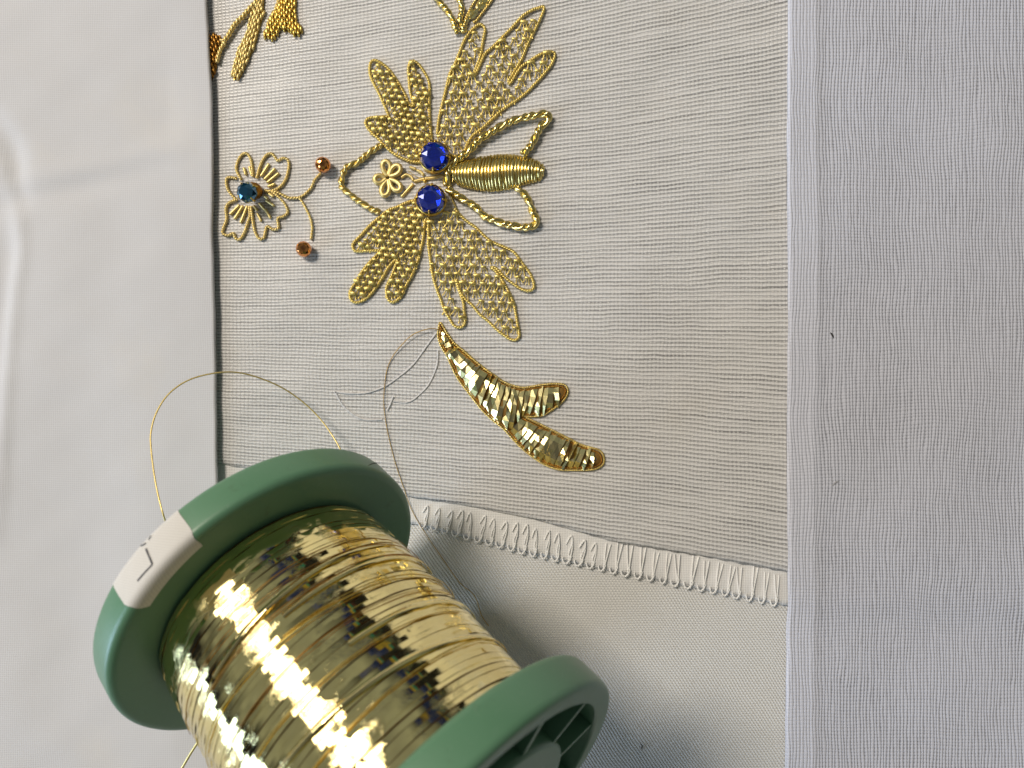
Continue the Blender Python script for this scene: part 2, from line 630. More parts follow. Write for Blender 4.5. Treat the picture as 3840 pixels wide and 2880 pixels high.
def overlock(kind, wd):
    m = MB()
    if kind == 0:      # open V with a U-shaped loop below
        yarn2(m, [(-0.95, wd * .98, .05), (-0.6, wd * .6, .16), (-0.15, wd * .22, .16), (-0.02, wd * .06, .10)], .105)
        yarn2(m, [(-0.02, wd * .98, .05), (-.02, wd * .6, .17), (0.02, wd * .25, .18), (0.05, wd * .02, .1)], .105)
    else:              # oval loop with a zigzag above
        yarn2(m, [(-1.1, wd * .55, .1), (-.55, wd * .86, .14), (0, wd * .55, .16), (.1, wd * .3, .16), (0, wd * .05, .1)], .10)
        yarn2(m, [(-.1, wd * .62, .2), (-.30, wd * .35, .2), (-.1, wd * .05, .1)], .09)
    yarn2(m, [(-1.2, wd * .10, .02), (-.9, -.02 * wd, .05), (-.3, -.06 * wd, .1), (.15, wd * .10, .16), (.1, wd * .22, .2), (-.1, wd * .16, .16)], .115)
    return m.mesh('stitch', YARN)


OV = [overlock(0, 5.6), overlock(1, 5.2)]
x = px(1590, 0)[0]
k = 0
while x < px(2945, 0)[0]:
    yy = edge_y(HEM_EDGE, x)
    top = edge_y(FAB_EDGE, x)
    sl = math.atan((edge_y(HEM_EDGE, x + 2) - edge_y(HEM_EDGE, x - 2)) / 4)
    ki = 0 if x > px(2260, 0)[0] else 1
    o = link('stitch', OV[ki], hem)
    o.location = Vector((x, yy, -0.42)) * S
    o.rotation_euler = (0, 0, sl + random.uniform(-.11, .11))
    sc = (top - yy) / 5.9
    o.scale = (random.uniform(.85, 1.18), sc * random.uniform(.90, 1.06), random.uniform(.8, 1.2))
    x += 2.36 * random.uniform(.94, 1.06) * (0.9 if ki else 1.0)

# ---- folded white cloth on the left, lying a little above the fabric
EDGE_L = [(0, 770), (170, 777), (400, 791), (660, 797), (870, 793), (1220, 800), (1560, 808), (1800, 812), (2880, 822)]
ys = np.linspace(-98, 98, 150)
ey = np.array([p[0] for p in EDGE_L], float)
ZE = 1.7
kk = (CAMH - ZE) / FPX
xe = np.interp((1440 - ys / kk), ey, [p[1] for p in EDGE_L])
xe = (xe - 1920) * kk
xe = xe + 0.10 * np.sin(ys * .13) + 0.03 * np.sin(ys * .61)
ts = np.concatenate([np.linspace(0, 1, 90) ** 0.9 * 0.965, np.linspace(0.97, 1, 12)])
X = -150 + (xe[:, None] + 150) * ts[None, :]
Y = np.repeat(ys[:, None], len(ts), 1)
din = xe[:, None] - X                      # distance in from the folded edge
rr = 0.16
round_ = np.where(din < rr, np.sqrt(np.maximum(0, rr ** 2 - (rr - din) ** 2)) - rr, 0)
Z = ZE + round_ - 0.25 * np.exp(-din / 6.0)


def ridge(X, Y, pts, wdt, amp, seed=0):
    P = smooth([px(*p) for p in pts], 1.0)
    D = np.full(X.shape, 1e9)
    A = np.zeros(X.shape)
    for i, q in enumerate(P):
        dd = (X - q[0]) ** 2 + (Y - q[1]) ** 2
        u = i / (len(P) - 1)
        m_ = dd < D
        D = np.where(m_, dd, D)
        A = np.where(m_, math.sin(math.pi * min(1, max(0, .08 + .84 * u))) ** .6, A)
    return amp * A * np.exp(-D / (wdt * wdt))


Z = Z + (0.35 * waves(X, Y, 8, 55, 11) + 0.05 * waves(X, Y, 10, 12, 12)) * np.minimum(1, din / 8)
Z += ridge(X, Y, [(-80, 705), (60, 712), (200, 680), (400, 640), (560, 590), (700, 560)], 2.0, 0.30)
Z -= ridge(X, Y, [(-80, 745), (70, 745), (220, 715), (420, 675), (600, 625)], 2.4, 0.35)
Z += ridge(X, Y, [(40, 640), (70, 740), (95, 860), (100, 960), (80, 1080), (60, 1260), (40, 1500), (20, 1800), (0, 2000)], 1.3, 0.5)
Z -= ridge(X, Y, [(0, 740), (30, 860), (40, 1000), (20, 1250), (-10, 1600)], 2.4, 0.55)
Z -= ridge(X, Y, [(-40, 420), (60, 560), (80, 680), (90, 760)], 2.0, 0.8)
Z -= ridge(X, Y, [(330, 560), (420, 900), (380, 1400), (330, 1900), (300, 2500)], 9, 0.5)
left = sheet(MB(), X, Y, Z, 0.4).build('folded_cloth', COTTON)
tag(left, 'smooth creased white cotton cloth whose folded edge lies beside the gem-centred flower', 'cloth')

# ---- linen on the right with a turned hem
ys = np.linspace(-98, 98, 180)
ZR = 0.62
xe = px(2952, 0)[0] + 0.12 * np.sin(ys * .11) + 0.06 * waves(ys, ys * 0, 5, 6, 2) - 0.0035 * ys * 0
ts = np.concatenate([np.linspace(0, .06, 22), np.linspace(.065, 1, 110)])
X = xe[:, None] + (160 - xe[:, None]) * ts[None, :]
Y = np.repeat(ys[:, None], len(ts), 1)
din = X - xe[:, None]
drop = 1 / (1 + np.exp((Y - edge_y(HEM_EDGE, X)) / 1.4))
Z = ZR + np.where(din < .4, np.sqrt(np.maximum(0, .16 - (.4 - din) ** 2)) - .4, 0)
hemw = 5.9 + 0.3 * np.sin(Y * .05)
Z -= 0.26 / (1 + np.exp(-(din - hemw) / 0.5))
Z += 0.07 * np.exp(-((din - hemw + .9) / .5) ** 2)
Z -= 0.75 * drop
Z += 0.12 * waves(X, Y, 8, 30, 21) * np.minimum(1, din / 10)
right = sheet(MB(), X, Y, Z, 0.22).build('linen_cloth', LINEN)
tag(right, 'flat white linen cloth with open square weave and a turned straight hem', 'cloth')

# ---- stray fibres
for nm, pts, z, r, mt, lab in (
        ('fibre', [(3109, 1248), (3114, 1252), (3119, 1260), (3121, 1268)], .42, .17, DARK, 'tiny dark fibre speck lying on the open weave of the white linen'),
        ('lint', [(3118, 1822), (3124, 1812), (3132, 1806), (3142, 1806)], .42, .22, GREYLINT, 'small pale grey lint tuft on the white linen below the dark speck'),
        ('fibre', [(2404, 2800), (2412, 2806), (2410, 2816), (2416, 2820)], -1.0, .09, DARK, 'short curled dark fibre on the smooth white cloth near the shadow')):
    P = smooth([px(*p) for p in pts], .12)
    P[:, 2] = z
    tag(tube(MB(), P, r * (0.5 + np.sin(np.linspace(0.2, 2.9, len(P)))) / 1.5, 5).build(nm, mt), lab, 'fibre')

# ================================================================ winged motif
moth = thing('embroidered_moth', 'large gold lace moth motif with two blue gems and a coiled gold body', 'embroidery', px(1650, 660))

W1 = zoomed(1560, 0, .3617, [(220, 1400), (240, 1230), (300, 980), (350, 780), (400, 680), (460, 530), (500, 430), (560, 340), (610, 290), (660, 260), (700, 280), (715, 320), (700, 400), (685, 480), (676, 550), (650, 640), (598, 780), (620, 770), (680, 640), (720, 560), (800, 490), (900, 390), (1000, 290), (1100, 180), (1200, 115), (1270, 90), (1325, 80), (1310, 150), (1260, 260), (1200, 380), (1150, 480), (1100, 610), (1040, 710), (960, 850), (985, 860), (1080, 710), (1180, 640), (1270, 580), (1350, 550), (1400, 545), (1435, 560), (1430, 610), (1400, 680), (1330, 770), (1230, 880), (1150, 960), (1050, 1040), (900, 1140), (800, 1230), (680, 1340), (600, 1400), (540, 1480), (470, 1620), (330, 1600), (240, 1500)])
W2 = zoomed(1240, 180, .2893, [(1310, 1190), (1290, 1000), (1280, 750), (1285, 550), (1270, 430), (1220, 330), (1150, 230), (1080, 180), (1030, 200), (1010, 280), (1015, 400), (1030, 560), (1060, 690), (1080, 750), (1040, 760), (1010, 720), (960, 600), (880, 460), (800, 340), (740, 270), (650, 200), (580, 170), (530, 190), (510, 260), (515, 360), (560, 470), (620, 580), (670, 690), (720, 800), (755, 895), (700, 900), (600, 905), (500, 920), (455, 970), (480, 1040), (550, 1120), (630, 1190), (660, 1230), (720, 1290), (800, 1360), (900, 1420), (1000, 1460), (1100, 1485), (1170, 1480)])
W3 = zoomed(1260, 740, .2652, [(1140, 40), (1000, 80), (870, 140), (740, 190), (640, 270), (520, 370), (430, 460), (340, 560), (260, 640), (240, 700), (270, 760), (350, 770), (450, 760), (560, 755), (650, 752), (600, 800), (520, 880), (430, 980), (350, 1090), (280, 1210), (215, 1310), (200, 1380), (225, 1460), (290, 1490), (370, 1470), (470, 1400), (560, 1290), (660, 1140), (740, 1000), (830, 900), (880, 875), (840, 980), (800, 1090), (740, 1220), (715, 1310), (730, 1420), (780, 1480), (850, 1470), (930, 1390), (1000, 1240), (1080, 1100), (1150, 930), (1200, 740), (1230, 600), (1250, 420), (1270, 300)])
W4 = zoomed(1560, 780, .3135, [(150, 120), (150, 300), (150, 450), (170, 600), (190, 750), (220, 880), (260, 1000), (300, 1100), (340, 1220), (400, 1320), (450, 1400), (510, 1430), (570, 1410), (590, 1330), (575, 1230), (570, 1150), (540, 1050), (500, 950), (480, 855), (530, 1000), (590, 1090), (680, 1170), (760, 1270), (860, 1350), (950, 1440), (1050, 1520), (1130, 1570), (1200, 1575), (1235, 1520), (1215, 1400), (1195, 1280), (1170, 1150), (1130, 1050), (1080, 950), (1020, 850), (940, 745), (890, 715), (960, 725), (1050, 820), (1150, 900), (1240, 960), (1320, 990), (1390, 980), (1410, 920), (1370, 800), (1300, 700), (1240, 620), (1170, 530), (1080, 480), (980, 440), (880, 390), (800, 320), (720, 240), (620, 170), (540, 100), (460, 10)])


def lace_stitch(cw, rh, thick):
    """one wrapped bar with its two slanting legs, about the origin (mm)"""
    m = MB()
    L = cw * 0.34
    n = 10
    xs_ = np.linspace(-L, L, n)
    P = np.stack([xs_, 0.10 * np.cos(xs_ / L * 1.5), thick * 1.5 + thick * .7 * np.cos(xs_ / L * 1.45)], 1)
    r = thick * (0.80 + 0.28 * np.cos(np.arange(n) * math.pi)) * np.linspace(1.05, .95, n)
    r[0] = r[-1] = thick * .35
    tube(m, P, r, 6)
    for s in (-1, 1):
        tube(m, [(s * L * .55, -.02, thick * 1.5), (s * cw * .30, -rh * .45, thick * .9), (s * cw * .42, -rh * .80, thick * 1.1)], [thick * .42, thick * .32, thick * .38], 4, False)
    tube(m, [(-L * .1, 0, thick * 1.3), (L * .05, -rh * .5, thick * .7), (0, -rh * .95, thick * .9)], thick * .20, 4, False)
    return m.mesh('stitch', GOLD_LACE)


def make_wing(poly, cw, rh, thick, rot, label, cordr=.175):
    P = smooth([px(*q) for q in poly], 0.11)
    P[:, 2] = cordr * 2.0
    mbx = MB()
    for t_ in twisted(P, cordr, cordr * .85, 0.95, 2, 5, random.random() * 6):
        mbx.add(np.concatenate(t_.v), t_.f)
    # a second finer line couched inside the first
    wing = mbx.build('wing', GOLD_LACE, moth)
    wing['label'] = label
    me = [lace_stitch(cw, rh, thick * q) for q in (1.0, .92, 1.1)]
    pm = [px(*q) for q in poly]
    cx = np.mean([p[0] for p in pm])
    cy = np.mean([p[1] for p in pm])
    c, s = math.cos(rot), math.sin(rot)
    R = 24
    j = 0
    for iy in range(int(-R / rh), int(R / rh) + 1):
        for ix in range(int(-R / cw), int(R / cw) + 1):
            a = (ix + (0.5 if iy % 2 else 0)) * cw + random.uniform(-.12, .12) * cw
            b = iy * rh + random.uniform(-.12, .12) * rh
            x_, y_ = cx + a * c - b * s, cy + a * s + b * c
            if inside(pm, x_, y_) and edge_dist(pm, x_, y_ - .3 * rh) > cw * 0.17 and edge_dist(pm, x_, y_) > cw * .13 and inside(pm, x_, y_ - .35 * rh):
                o = link('stitch', me[j % 3], wing)
                o.location = Vector((x_, y_, 0.02)) * S
                o.rotation_euler = (0, 0, rot + random.uniform(-.28, .28))
                k_ = random.uniform(.80, 1.16)
                o.scale = (k_, k_, random.uniform(.62, .95))
                j += 1
    return wing


make_wing(W1, 2.02, 1.56, .40, math.radians(4), 'upper large feathered lace wing with three pointed lobes')
make_wing(W4, 1.84, 1.60, .38, math.radians(-3), 'lower large feathered lace wing with three pointed lobes')
make_wing(W2, 1.40, 1.08, .42, math.radians(-6), 'upper small dense lace wing with three rounded lobes')
make_wing(W3, 1.46, 1.14, .42, math.radians(-8), 'lower small dense lace wing with three rounded lobes')


def big_cord(pts, mat, parent, rs=.42, ro=.36, pitch=3.3, name='twisted_cord'):
    P = smooth([px(a, b) for a, b in pts], 0.2)
    P[:, 2] = rs + ro
    T = np.gradient(P, axis=0)
    par = None
    for t_ in twisted(P, rs, ro, pitch, 2, 7, random.random() * 6, .5):
        if par is None:
            par = t_.build(name, mat, parent)
        else:
            t_.build('strand', mat, par)
    return par


big_cord(zoomed(1640, 400, .3013, [(118, 1000), (125, 900), (160, 780), (280, 650), (400, 570), (520, 430), (650, 350), (800, 260), (950, 190), (1100, 150), (1250, 120), (1365, 110), (1375, 200), (1290, 260), (1230, 370), (1160, 500), (1060, 615)]), GOLD_SHINE, moth)
big_cord(zoomed(1640, 400, .3013, [(130, 1030), (220, 1100), (350, 1180), (480, 1260), (580, 1370), (700, 1420), (830, 1470), (950, 1490), (1050, 1515), (1180, 1500), (1240, 1430), (1190, 1340), (1150, 1220), (1080, 1100), (985, 1020)]), GOLD_SHINE, moth)
big_cord(zoomed(1240, 500, .2411, [(810, 195), (680, 270), (560, 360), (430, 470), (280, 530), (220, 610), (180, 750), (190, 860), (300, 950), (420, 1050), (540, 1125), (650, 1195), (770, 1235)]), GOLD, moth, .34, .31, 2.8)


def purl(name, pts, r, mat, parent, z=None, ring=0.22, sides=7, flat=1.0, step=None):
    """a short length of coiled purl wire"""
    P = smooth([px(*q[:2]) + np.array([0, 0, q[2] if len(q) > 2 else 0]) for q in pts], step or ring / 2)
    if z is not None:
        P[:, 2] = z
    n = len(P)
    rr_ = r * (1 + .10 * np.cos(np.arange(n) * math.pi))
    rr_[0] *= .6
    rr_[-1] *= .6
    return tube(MB(), P, rr_, sides, True, flat).build(name, mat, parent)


# coiled body
TOP = smooth([px(*q) for q in zoomed(1640, 400, .3013, [(215, 745), (300, 705), (380, 682), (600, 636), (850, 618), (1080, 640), (1200, 675), (1290, 720), (1325, 785)])], .05)
BOT = smooth([px(*q) for q in zoomed(1640, 400, .3013, [(225, 945), (330, 990), (500, 1030), (650, 1048), (850, 1030), (1000, 985), (1150, 948), (1280, 915), (1328, 850)])], .05)
pad = MB()
n = 30
ts_ = np.linspace(0.01, .99, n)
vs, fs = [], []
for i, u in enumerate(ts_):
    a, b = TOP[int(u * (len(TOP) - 1))], BOT[int(u * (len(BOT) - 1))]
    for j, q in enumerate(np.linspace(0, 1, 9)):
        p = a + (b - a) * q
        hgt = .35 + 1.25 * math.sin(math.pi * q) * (math.sin(math.pi * (.12 + .8 * u)) ** .5)
        vs.append((p[0], p[1], max(0.02, hgt - .35)))
for i in range(n - 1):
    for j in range(8):
        p = i * 9 + j
        fs.append((p, p + 1, p + 10, p + 9))
abd = pad.add(vs, fs).build('abdomen', GOLD_DEEP, moth)
abd['label'] = 'padded abdomen wrapped in side by side gold purl coils'
NC = 29
for i in range(NC):
    u = .015 + .97 * i / (NC - 1)
    a, b = TOP[int(u * (len(TOP) - 1))], BOT[int(u * (len(BOT) - 1))]
    sh = random.uniform(-.12, .12)
    pts = []
    hmax = 1.25 * math.sin(math.pi * (.12 + .8 * u)) ** .5 * random.uniform(.80, 1.16)
    for q in np.linspace(-.02, 1.02, 11):
        p = a + (b - a) * q
        bow = -.55 * math.sin(math.pi * q) * (1 - u * .8) + sh * math.cos(3 * q)
        pts.append((p[0] + bow, p[1], .22 + hmax * max(0, math.sin(math.pi * q)) ** .75))
    tube(MB(), smooth(pts, .25), .33 * random.choice((.78, .92, 1.0, 1.0, 1.12)), 7).build('purl_coil', GOLD_SHINE, abd)

# loose loops at the neck of the body
for pts in ([(200, 740), (150, 800), (140, 900), (165, 980)], [(180, 760), (200, 850), (190, 960)], [(250, 780), (235, 880), (255, 960)], [(140, 1010), (170, 1120), (230, 1260), (290, 1380)]):
    purl('purl_loop', [(*q, .35) for q in zoomed(1640, 400, .3013, pts)], .22, GOLD_SHINE, moth)

# little purl flower between the wings
for (cx, cy) in ((1452, 630), (1487, 643), (1425, 677), (1487, 702), (1448, 716)):
    c0 = np.array([1457, 671.0])
    d = np.array([cx, cy]) - c0
    L = np.linalg.norm(d)
    d /= L
    q = np.array([-d[1], d[0]])
    loop = [c0 + d * 8, c0 + d * (L * .75) + q * 13, c0 + d * (L * 1.25) + q * 13, c0 + d * (L * 1.5), c0 + d * (L * 1.25) - q * 13, c0 + d * (L * .75) - q * 13, c0 + d * 6]
    purl('petal_loop', [(p[0], p[1], .55 + .35 * math.sin(math.pi * k / 6)) for k, p in enumerate(loop)], .46, GOLD_SOFT, moth)
for pts in ([(1505, 669), (1524, 657), (1544, 666), (1551, 681)], [(1505, 741), (1528, 716), (1551, 690)], [(1537, 628), (1561, 637)], [(1563, 640), (1579, 648), (1590, 659)], [(1553, 682), (1575, 677), (1594, 672)], [(1594, 672), (1630, 668), (1652, 662), (1669, 666)]):
    purl('purl_chip', [(*p, .32) for p in pts], .30, GOLD_SOFT, moth)
tube(MB(), [px(1594, 681) + [0, 0, .1], px(1594, 681) + [0, 0, .4], px(1595, 680) + [0, 0, .62]], [.3, .42, .12], 8).build('knot', GOLD_DEEP, moth)
for pts in ([(1530, 640), (1560, 662), (1600, 672)], [(1590, 640), (1610, 650), (1640, 655)]):
    tube(MB(), smooth([px(*p) + [0, 0, .13] for p in pts], .3), .06, 4).build('thread', GOLD_SOFT, moth)


def stone_mesh(r, h, name, mat, n=8):
    """brilliant-cut round stone: flat table, crown facets, girdle, pavilion"""
    v, f = [], []
    rings = [(.46, h, 0.5), (.82, h * .77, 0.0), (1.0, h * .42, .5), (1.0, h * .30, .5), (.55, 0, .5)]
    for (k, z, o) in rings:
        for i in range(n):
            a = 2 * math.pi * (i + o) / n
            v.append((r * k * math.cos(a), r * k * math.sin(a), z))
    f.append(tuple(range(n)))
    for q in range(2):
        for i in range(n):
            i2 = (i + 1) % n
            A, B = q * n, (q + 1) * n
            if q == 0:
                f.append((A + i, B + i2, A + i2))
                f.append((A + i, B + i, B + i2))
            else:
                f.append((A + i, B + i, A + i2))
                f.append((A + i2, B + i, B + i2))
    for q in (2, 3):
        for i in range(n):
            i2 = (i + 1) % n
            f.append((q * n + i, (q + 1) * n + i, (q + 1) * n + i2, q * n + i2))
    f.append(tuple(4 * n + i for i in range(n))[::-1])
    return MB().add(v, f).mesh(name, mat, False)


def gem(parent, x, y, r, h, z0, mat, rot, cupmat, tall=0.0, tilt=(0, 0)):
    st = link('gem', stone_mesh(r, h, 'gem', mat), parent)
    p = px(x, y, z0 + h * .5)
    st.location = Vector((p[0], p[1], z0)) * S
    st.rotation_euler = (tilt[0], tilt[1], rot)
    cup = MB()
    n = 20
    prof = [(r * .55, -z0 + .05), (r * .92, -z0 + .06), (r * 1.05, -z0 * .4), (r * 1.07, h * .30), (r * 1.0, h * .34)]
    v, f = [], []
    for (q, z) in prof:
        for i in range(n):
            a = 2 * math.pi * i / n
            v.append((p[0] + q * math.cos(a), p[1] + q * math.sin(a), z0 + z))
    for k in range(len(prof) - 1):
        for i in range(n):
            i2 = (i + 1) % n
            f.append((k * n + i, k * n + i2, (k + 1) * n + i2, (k + 1) * n + i))
    cup.add(v, f)
    c = cup.build('setting_cup', cupmat, parent)
    for k in range(4):
        a = rot + math.pi / 4 + k * math.pi / 2
        d = np.array([math.cos(a), math.sin(a), 0])
        tube(MB(), [p * [1, 1, 0] + d * r * 1.06 + [0, 0, z0 + h * .1], p * [1, 1, 0] + d * r * 1.05 + [0, 0, z0 + h * .45], p * [1, 1, 0] + d * r * .84 + [0, 0, z0 + h * .80]], [.22, .22, .14], 6).build('prong', cupmat, c)
    return st


gem(moth, 1628, 584, 2.75, 2.3, 1.2, BLUE, .71, GOLD_DEEP)
gem(moth, 1614, 746, 2.72, 2.3, 1.2, BLUE, .69, GOLD_DEEP, tilt=(.0, .02))

# ================================================================ small flower
flower = thing('embroidered_flower', 'small gold outlined flower with teal gem and two copper-beaded stamens', 'embroidery', px(968, 720))
zf = lambda L: zoomed(780, 520, .2894, L)
for L in ([(640, 520), (670, 400), (720, 280), (780, 210), (840, 205), (890, 270), (915, 292), (980, 260), (1040, 280), (1055, 360), (1035, 470), (1000, 560), (930, 640), (840, 680), (760, 690)],
          [(590, 500), (580, 380), (560, 270), (510, 200), (450, 215), (400, 290), (375, 390), (400, 470), (440, 540)],
          [(380, 520), (270, 510), (245, 560), (260, 650), (310, 730), (370, 790)],
          [(390, 790), (280, 840), (240, 920), (250, 1050), (210, 1160), (200, 1230), (270, 1260), (340, 1230), (360, 1290), (420, 1310), (480, 1220), (520, 1100), (550, 1000), (540, 880)],
          [(565, 880), (590, 1080), (620, 1220), (670, 1300), (730, 1290), (760, 1170), (780, 1140), (850, 1180), (920, 1160), (910, 1040), (990, 1010), (1040, 950), (1000, 850), (920, 760), (830, 690)]):
    cord('petal', zf(L), GOLD_SOFT, flower, .17, .15, .9)
for L in ([(690, 500), (800, 330)], [(735, 540), (880, 390)], [(770, 580), (930, 450)], [(780, 630), (880, 590)], [(500, 480), (470, 380)], [(575, 490), (545, 365)], [(730, 740), (790, 790)],
          [(755, 800), (870, 880)], [(790, 715), (860, 760)], [(670, 840), (750, 930)], [(745, 910), (820, 1040)], [(600, 870), (650, 940)], [(645, 970), (700, 1080)], [(520, 870), (430, 1100)], [(465, 870), (350, 1050)], [(420, 860), (290, 990)]):
    purl('purl_chip', [(*p, .32) for p in zf(L)], .27, GOLD_SOFT, flower, ring=.25)
cord('stem', zf([(740, 680), (900, 700), (1050, 770), (1200, 770)]), GOLD_SOFT, flower, .17, .16, 1.1)
cord('stem', zf([(1190, 770), (1250, 735), (1300, 690), (1350, 630), (1390, 540), (1470, 450)]), GOLD_SOFT, flower, .16, .14, 1.1)
cord('stem', zf([(1190, 775), (1230, 830), (1270, 900), (1330, 1030), (1355, 1160), (1340, 1310)]), GOLD_SOFT, flower, .16, .14, 1.1)


def bead(parent, bx, by, z0, r, mat, label):
    n, m_ = 14, 9
    v, f = [], []
    for k in range(m_ + 1):
        lat = -math.pi / 2 + math.pi * (k + .35) / (m_ + .7)
        for i in range(n):
            a = 2 * math.pi * (i + (.5 if k % 2 else 0)) / n
            v.append((r * math.cos(lat) * math.cos(a), r * math.cos(lat) * math.sin(a), r * .92 * math.sin(lat)))
    for k in range(m_):
        for i in range(n):
            i2 = (i + 1) % n
            A, B = k * n, (k + 1) * n
            if k % 2:
                f += [(A + i, A + i2, B + i2), (A + i, B + i2, B + i)]
            else:
                f += [(A + i, A + i2, B + i), (A + i2, B + i2, B + i)]
    f += [tuple(range(n))[::-1], tuple(m_ * n + i for i in range(n))]
    o = link('bead', MB().add(v, f).mesh('bead', mat, False), parent)
    p = px(bx, by, z0)
    o.location = Vector(p) * S
    o.rotation_euler = (.35, -.5, .4)
    o['label'] = label
    return o


bead(flower, 1211, 618, 1.45, 1.50, COPPER, 'faceted copper bead on the upper stamen')
bead(flower, 1139, 934, 1.45, 1.50, COPPER, 'faceted copper bead on the lower stamen')
# dark bead under the raised teal stone
pb = px(962, 722)
tube(MB(), [pb + [0, 0, .05], pb + [0, 0, .5], pb + [-.2, 0, 1.4], pb + [-.4, 0, 2.3], pb + [-.5, 0, 2.75]], [1.1, 1.5, 1.6, 1.3, 1.0], 12).build('bead_base', BROWN_GOLD, flower)
st = link('gem', stone_mesh(1.95, 2.3, 'gem', TEAL), flower)
p = px(926, 718, 4.0)
st.location = Vector((p[0], p[1], 2.7)) * S
st.rotation_euler = (.05, -.14, .2)
for k in range(4):
    a = .6 + k * math.pi / 2
    d = np.array([math.cos(a), math.sin(a), 0])
    q = np.array([p[0], p[1], 0])
    tube(MB(), [q + d * 1.5 + [0, 0, 2.4], q + d * 1.95 + [0, 0, 3.4], q + d * 1.6 + [0, 0, 4.55]], [.2, .2, .12], 6).build('prong', GOLD_DEEP, flower)

# ================================================================ plate leaf
leaf = thing('embroidered_leaf', 'forked mirror-bright gold plate leaf with amber padding below the lace moth', 'embroidery', px(1900, 1500))
zl = lambda L: zoomed(1600, 1200, .3616, L)
OUT = zl([(145, 30), (210, 130), (290, 240), (400, 330), (500, 420), (600, 500), (700, 570), (800, 640), (900, 680), (1000, 700), (1080, 690), (1200, 670), (1320, 660), (1400, 665), (1450, 690), (1465, 750), (1430, 820), (1380, 870), (1300, 930), (1200, 990), (1100, 1000), (1015, 1000), (1100, 1042), (1200, 1090), (1300, 1140), (1400, 1190), (1500, 1240), (1600, 1290), (1700, 1320), (1790, 1350), (1835, 1410), (1830, 1490), (1760, 1540), (1650, 1555), (1500, 1555), (1380, 1550), (1250, 1510), (1130, 1440), (1000, 1340), (900, 1240), (800, 1130), (700, 1050), (600, 960), (500, 840), (400, 710), (320, 600), (260, 480), (210, 370), (150, 270), (120, 170), (125, 90)])
A_T = zl([(165, 75), (215, 140), (300, 255), (400, 345), (500, 435), (600, 515), (700, 585), (800, 655), (870, 685), (930, 702), (1000, 716), (1080, 706), (1150, 694), (1230, 686), (1310, 678), (1365, 684)])
A_B = zl([(133, 130), (130, 200), (185, 335), (262, 475), (350, 625), (440, 765), (560, 905), (680, 1025), (780, 1105), (850, 1150), (925, 1060), (1000, 985), (1100, 985), (1190, 980), (1285, 925), (1365, 880)])
B_T = zl([(985, 1005), (1080, 1048), (1180, 1098), (1300, 1158), (1400, 1206), (1500, 1256), (1600, 1302), (1700, 1340), (1735, 1355)])
B_B = zl([(862, 1165), (920, 1250), (1000, 1325), (1120, 1420), (1250, 1495), (1390, 1535), (1500, 1540), (1640, 1540), (1705, 1530)])


def row_param(T, B):
    T = np.array([px(*q) for q in T])
    B = np.array([px(*q) for q in B])
    m_ = (T + B) / 2
    s = np.concatenate([[0], np.cumsum(np.linalg.norm(np.diff(m_, axis=0), axis=1))])
    f = lambda u: (np.array([np.interp(u, s, T[:, k]) for k in range(3)]), np.array([np.interp(u, s, B[:, k]) for k in range(3)]))
    return f, s[-1]


def pad_mesh(mb, T, B, h):
    f, L = row_param(T, B)
    n = 40
    v, fs = [], []
    for i in range(n):
        a, b = f(L * i / (n - 1))
        wdt = np.linalg.norm(b - a)
        for j, q in enumerate(np.linspace(-.02, 1.02, 9)):
            p = a + (b - a) * q
            v.append((p[0], p[1], .05 + h * min(1, wdt / 5) * max(0, math.sin(math.pi * q))))
    for i in range(n - 1):
        for j in range(8):
            p = i * 9 + j
            fs.append((p, p + 1, p + 10, p + 9))
    mb.add(v, fs)


mbp = MB()
pad_mesh(mbp, A_T, A_B, .85)
pad_mesh(mbp, B_T, B_B, .85)
for tip in ([(1330, 700), (1420, 690), (1452, 750), (1420, 815), (1340, 880)], [(1700, 1360), (1790, 1370), (1820, 1430), (1800, 1500), (1690, 1530)]):
    q = [px(*z) for z in zl(tip)]
    c = np.mean(q, axis=0)
    v = [(c[0], c[1], .75)] + [(z[0], z[1], .12) for z in q]
    mbp.add(v, [(0, i, i + 1) for i in range(1, len(q))])
padding = mbp.build('padding', AMBER, leaf)


def plate_strip(a, b, along, wdt, k):
    """flat plate folded over the padding from edge a to edge b, with bends and dents"""
    L = np.linalg.norm(b - a)
    n = max(4, int(L / 1.9) + 2)
    v, f = [], []
    roll = random.gauss(.33, .22)
    off = 0.0
    for i, q in enumerate(np.linspace(0, 1, n)):
        p = a + (b - a) * q
        h = .12 + .92 * min(1, L / 5) * math.sin(math.pi * min(1, max(0, q))) ** .4
        tw = roll + random.gauss(0, .15)
        wl = wdt * (.5 + random.gauss(0, .04))
        hh = h + random.gauss(0, .07)
        for s in (-1, 1):
            v.append(p + along * s * wl + np.array([0, 0, hh + s * wl * math.tan(tw)]))
    n2 = len(v)
    v += [np.array(z) - [0, 0, .05] for z in v]
    for i in range(n - 1):
        A = 2 * i
        f.append((A, A + 1, A + 3, A + 2) if random.random() < .5 else (A, A + 1, A + 3))
        if len(f[-1]) == 3:
            f.append((A, A + 3, A + 2))
        f.append((n2 + A, n2 + A + 2, n2 + A + 3, n2 + A + 1))
        f.append((A, A + 2, n2 + A + 2, n2 + A))
        f.append((A + 1, n2 + A + 1, n2 + A + 3, A + 3))
    f += [(0, n2, n2 + 1, 1), (n2 - 2, n2 - 1, 2 * n2 - 1, 2 * n2 - 2)]
    return MB().add(v, f).build('plate_strip', PLATE, leaf, False)


